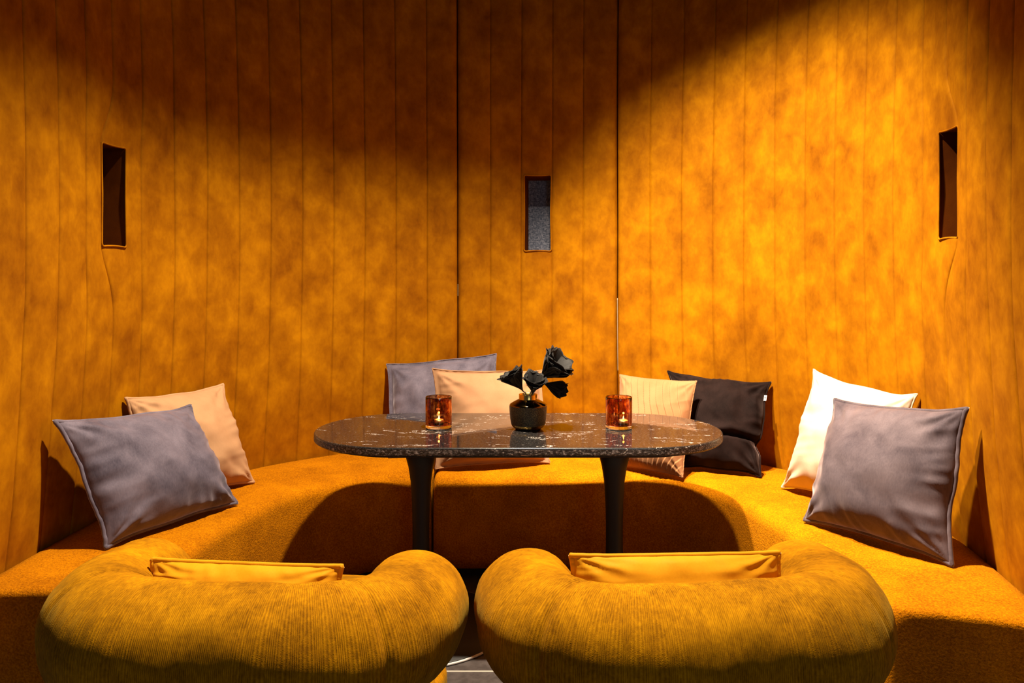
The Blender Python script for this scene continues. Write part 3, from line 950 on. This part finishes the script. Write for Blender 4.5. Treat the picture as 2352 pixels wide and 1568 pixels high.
def flower(label, apex, axis, length, spread0, spread1, npet, seed, wid=0.5, droop=0.25, center=False, arc=(0, 2 * PI)):
    rnd = random.Random(seed)
    apex = Vector(apex); ax = Vector(axis).normalized()
    e1 = ax.orthogonal().normalized(); e2 = ax.cross(e1)
    root = thing('feather_flower', label, 'artificial flower', (vx, vy, TZ + 0.095), 0, 'black feather flowers in the vase')
    org = Vector((vx, vy, TZ + 0.095))
    V, F, UV = [], [], []
    nu, nv = 9, 12
    for k in range(npet):
        th = arc[0] + (arc[1] - arc[0]) * (k + 0.5 * rnd.random()) / npet
        sp = spread0 + (spread1 - spread0) * (k % 3) / 2 + rnd.uniform(-.08, .08)
        L = length * rnd.uniform(0.86, 1.06)
        rad = e1 * math.cos(th) + e2 * math.sin(th)
        tang = (-e1 * math.sin(th) + e2 * math.cos(th))
        b = len(V)
        p = Vector((0, 0, 0)); pts = []
        for i in range(nv + 1):
            s = i / nv
            an = sp * (0.35 + 0.65 * s) + droop * s * s
            d = ax * math.cos(an) + rad * math.sin(an)
            if i: p = p + d * (L / nv)
            pts.append((p.copy(), d))
        for i, (p, d) in enumerate(pts):
            s = i / nv
            nn = tang.cross(d)
            w = L * wid * (0.10 + 0.90 * math.sin(min(s * 1.15, 1) * PI / 2) ** 1.2) * (1 if s < 0.80 else max(0.35, math.sqrt(max(0, 1 - ((s - 0.80) / 0.21) ** 2))))
            for j in range(nu):
                x = (j / (nu - 1) - 0.5) * 2
                fr = 0.05 * noise.noise(Vector((x * 5, seed + k, s * 2))) * L * s
                cup = -0.10 * w * x * x
                q = apex + p + tang * (x * w * 0.5) + nn * (cup + fr * 0.5) + d * (fr * 0.5 * s - 0.17 * L * x * x * s * s)
                V.append(q - org); UV.append((x * 0.5 + 0.5 + k, s))
        for i in range(nv):
            for j in range(nu - 1):
                F.append((b + i * nu + j, b + i * nu + j + 1, b + (i + 1) * nu + j + 1, b + (i + 1) * nu + j))
    o = link_mesh('bloom', V, F, M['feather'], root, uvs=UV)
    sol = o.modifiers.new('thickness', 'SOLIDIFY'); sol.thickness = 0.0006
    foot = Vector((rnd.uniform(-.012, .012), rnd.uniform(-.01, .01), 0.001))
    a = apex - org
    pts = catmull([foot, foot.lerp(a, 0.5) + Vector((0, 0, 0.012)), a - ax * 0.010, a + ax * 0.012], 6)
    TV, TF = tube(pts, [0.0022] * (len(pts) - 5) + [0.003, 0.004, 0.0045, 0.004, 0.002], 8)
    link_mesh('stem', TV, TF, M['matt'], root)
    if center:
        V, F = [], []
        for _ in range(16):
            c = a + ax * rnd.uniform(0.018, 0.026) + e1 * rnd.uniform(-.008, .008) + e2 * rnd.uniform(-.008, .008)
            b = len(V); r = 0.0024
            bm = bmesh.new(); bmesh.ops.create_icosphere(bm, subdivisions=1, radius=r)
            V += [c + v.co for v in bm.verts]; F += [tuple(b + v.index for v in f.verts) for f in bm.faces]; bm.free()
        o = link_mesh('crystal_center', V, F, M['crystal'], root, smooth=False); o['label'] = 'cluster of sparkling clear beads'
    return root
def vpt(px, py, Y): return Vector(((px - 1176) * Y / FPX, Y, CAMZ - (py - HORIZON) * Y / FPX))
flower('black feather flower fanned out over the left rim of the vase', vpt(1199, 894, 2.850), (-0.52, -0.10, 0.80), 0.100, 0.52, 0.74, 14, 3, 0.80)
flower('black feather flower with a sparkling bead centre above the vase neck', vpt(1223, 901, 2.825), (0.14, -0.50, 0.85), 0.092, 0.52, 0.84, 13, 8, 0.74, center=True)
flower('largest black feather flower standing highest at the right', vpt(1243, 868, 2.860), (0.66, -0.34, 0.64), 0.134, 0.52, 0.76, 16, 21, 0.80)
flower('drooping black feather flower seen from behind below the tallest bloom', vpt(1250, 880, 2.880), (0.86, 0.12, -0.34), 0.092, 0.18, 0.55, 10, 33, 0.66)

# ------------------------------------------------------------------ light
def spot(name, loc, target, energy, angle, blend, color, size):
    l = bpy.data.lights.new(name, 'SPOT'); l.energy = energy; l.spot_size = math.radians(angle); l.spot_blend = blend
    l.color = color; l.shadow_soft_size = size
    o = bpy.data.objects.new(name, l); C.objects.link(o); o.location = loc
    o.rotation_euler = (Vector(target) - Vector(loc)).to_track_quat('-Z', 'Y').to_euler()
    return o
WARM = (1.0, 0.83, 0.62)
spot('ceiling_spot_light', (0.18, 2.28, 3.70), (-0.07, 2.42, 0.80), 1080, 79, 0.62, WARM, 0.04)
spot('ceiling_spot_light', (-0.18, 2.28, 3.70), (1.02, 3.16, 0.96), 1500, 54, 0.92, WARM, 0.04)

world = bpy.data.worlds.new('room_ambience'); scene.world = world
world.use_nodes = True
bg = world.node_tree.nodes['Background']
bg.inputs[0].default_value = (0.62, 0.70, 0.85, 1); bg.inputs[1].default_value = 0.06

al = bpy.data.lights.new('window_light', 'AREA'); al.energy = 14; al.color = (0.80, 0.90, 1.0); al.shape = 'RECTANGLE'; al.size = 0.8; al.size_y = 1.3
ao = bpy.data.objects.new('window_light', al); C.objects.link(ao); ao.location = (1.1, -2.6, 1.9)
ao.rotation_euler = (Vector((0.1, 2.4, 0.8)) - ao.location).to_track_quat('-Z', 'Y').to_euler()

# ------------------------------------------------------------------ render look
scene.view_settings.view_transform = 'Standard'
scene.view_settings.look = 'None'
scene.view_settings.exposure = 0.0
scene.view_settings.gamma = 1.0
scene.view_settings.use_curve_mapping = False
scene.cycles.use_denoising = True
scene.cycles.max_bounces = 10
scene.cycles.diffuse_bounces = 3
scene.cycles.transmission_bounces = 10
scene.cycles.sample_clamp_indirect = 6.0
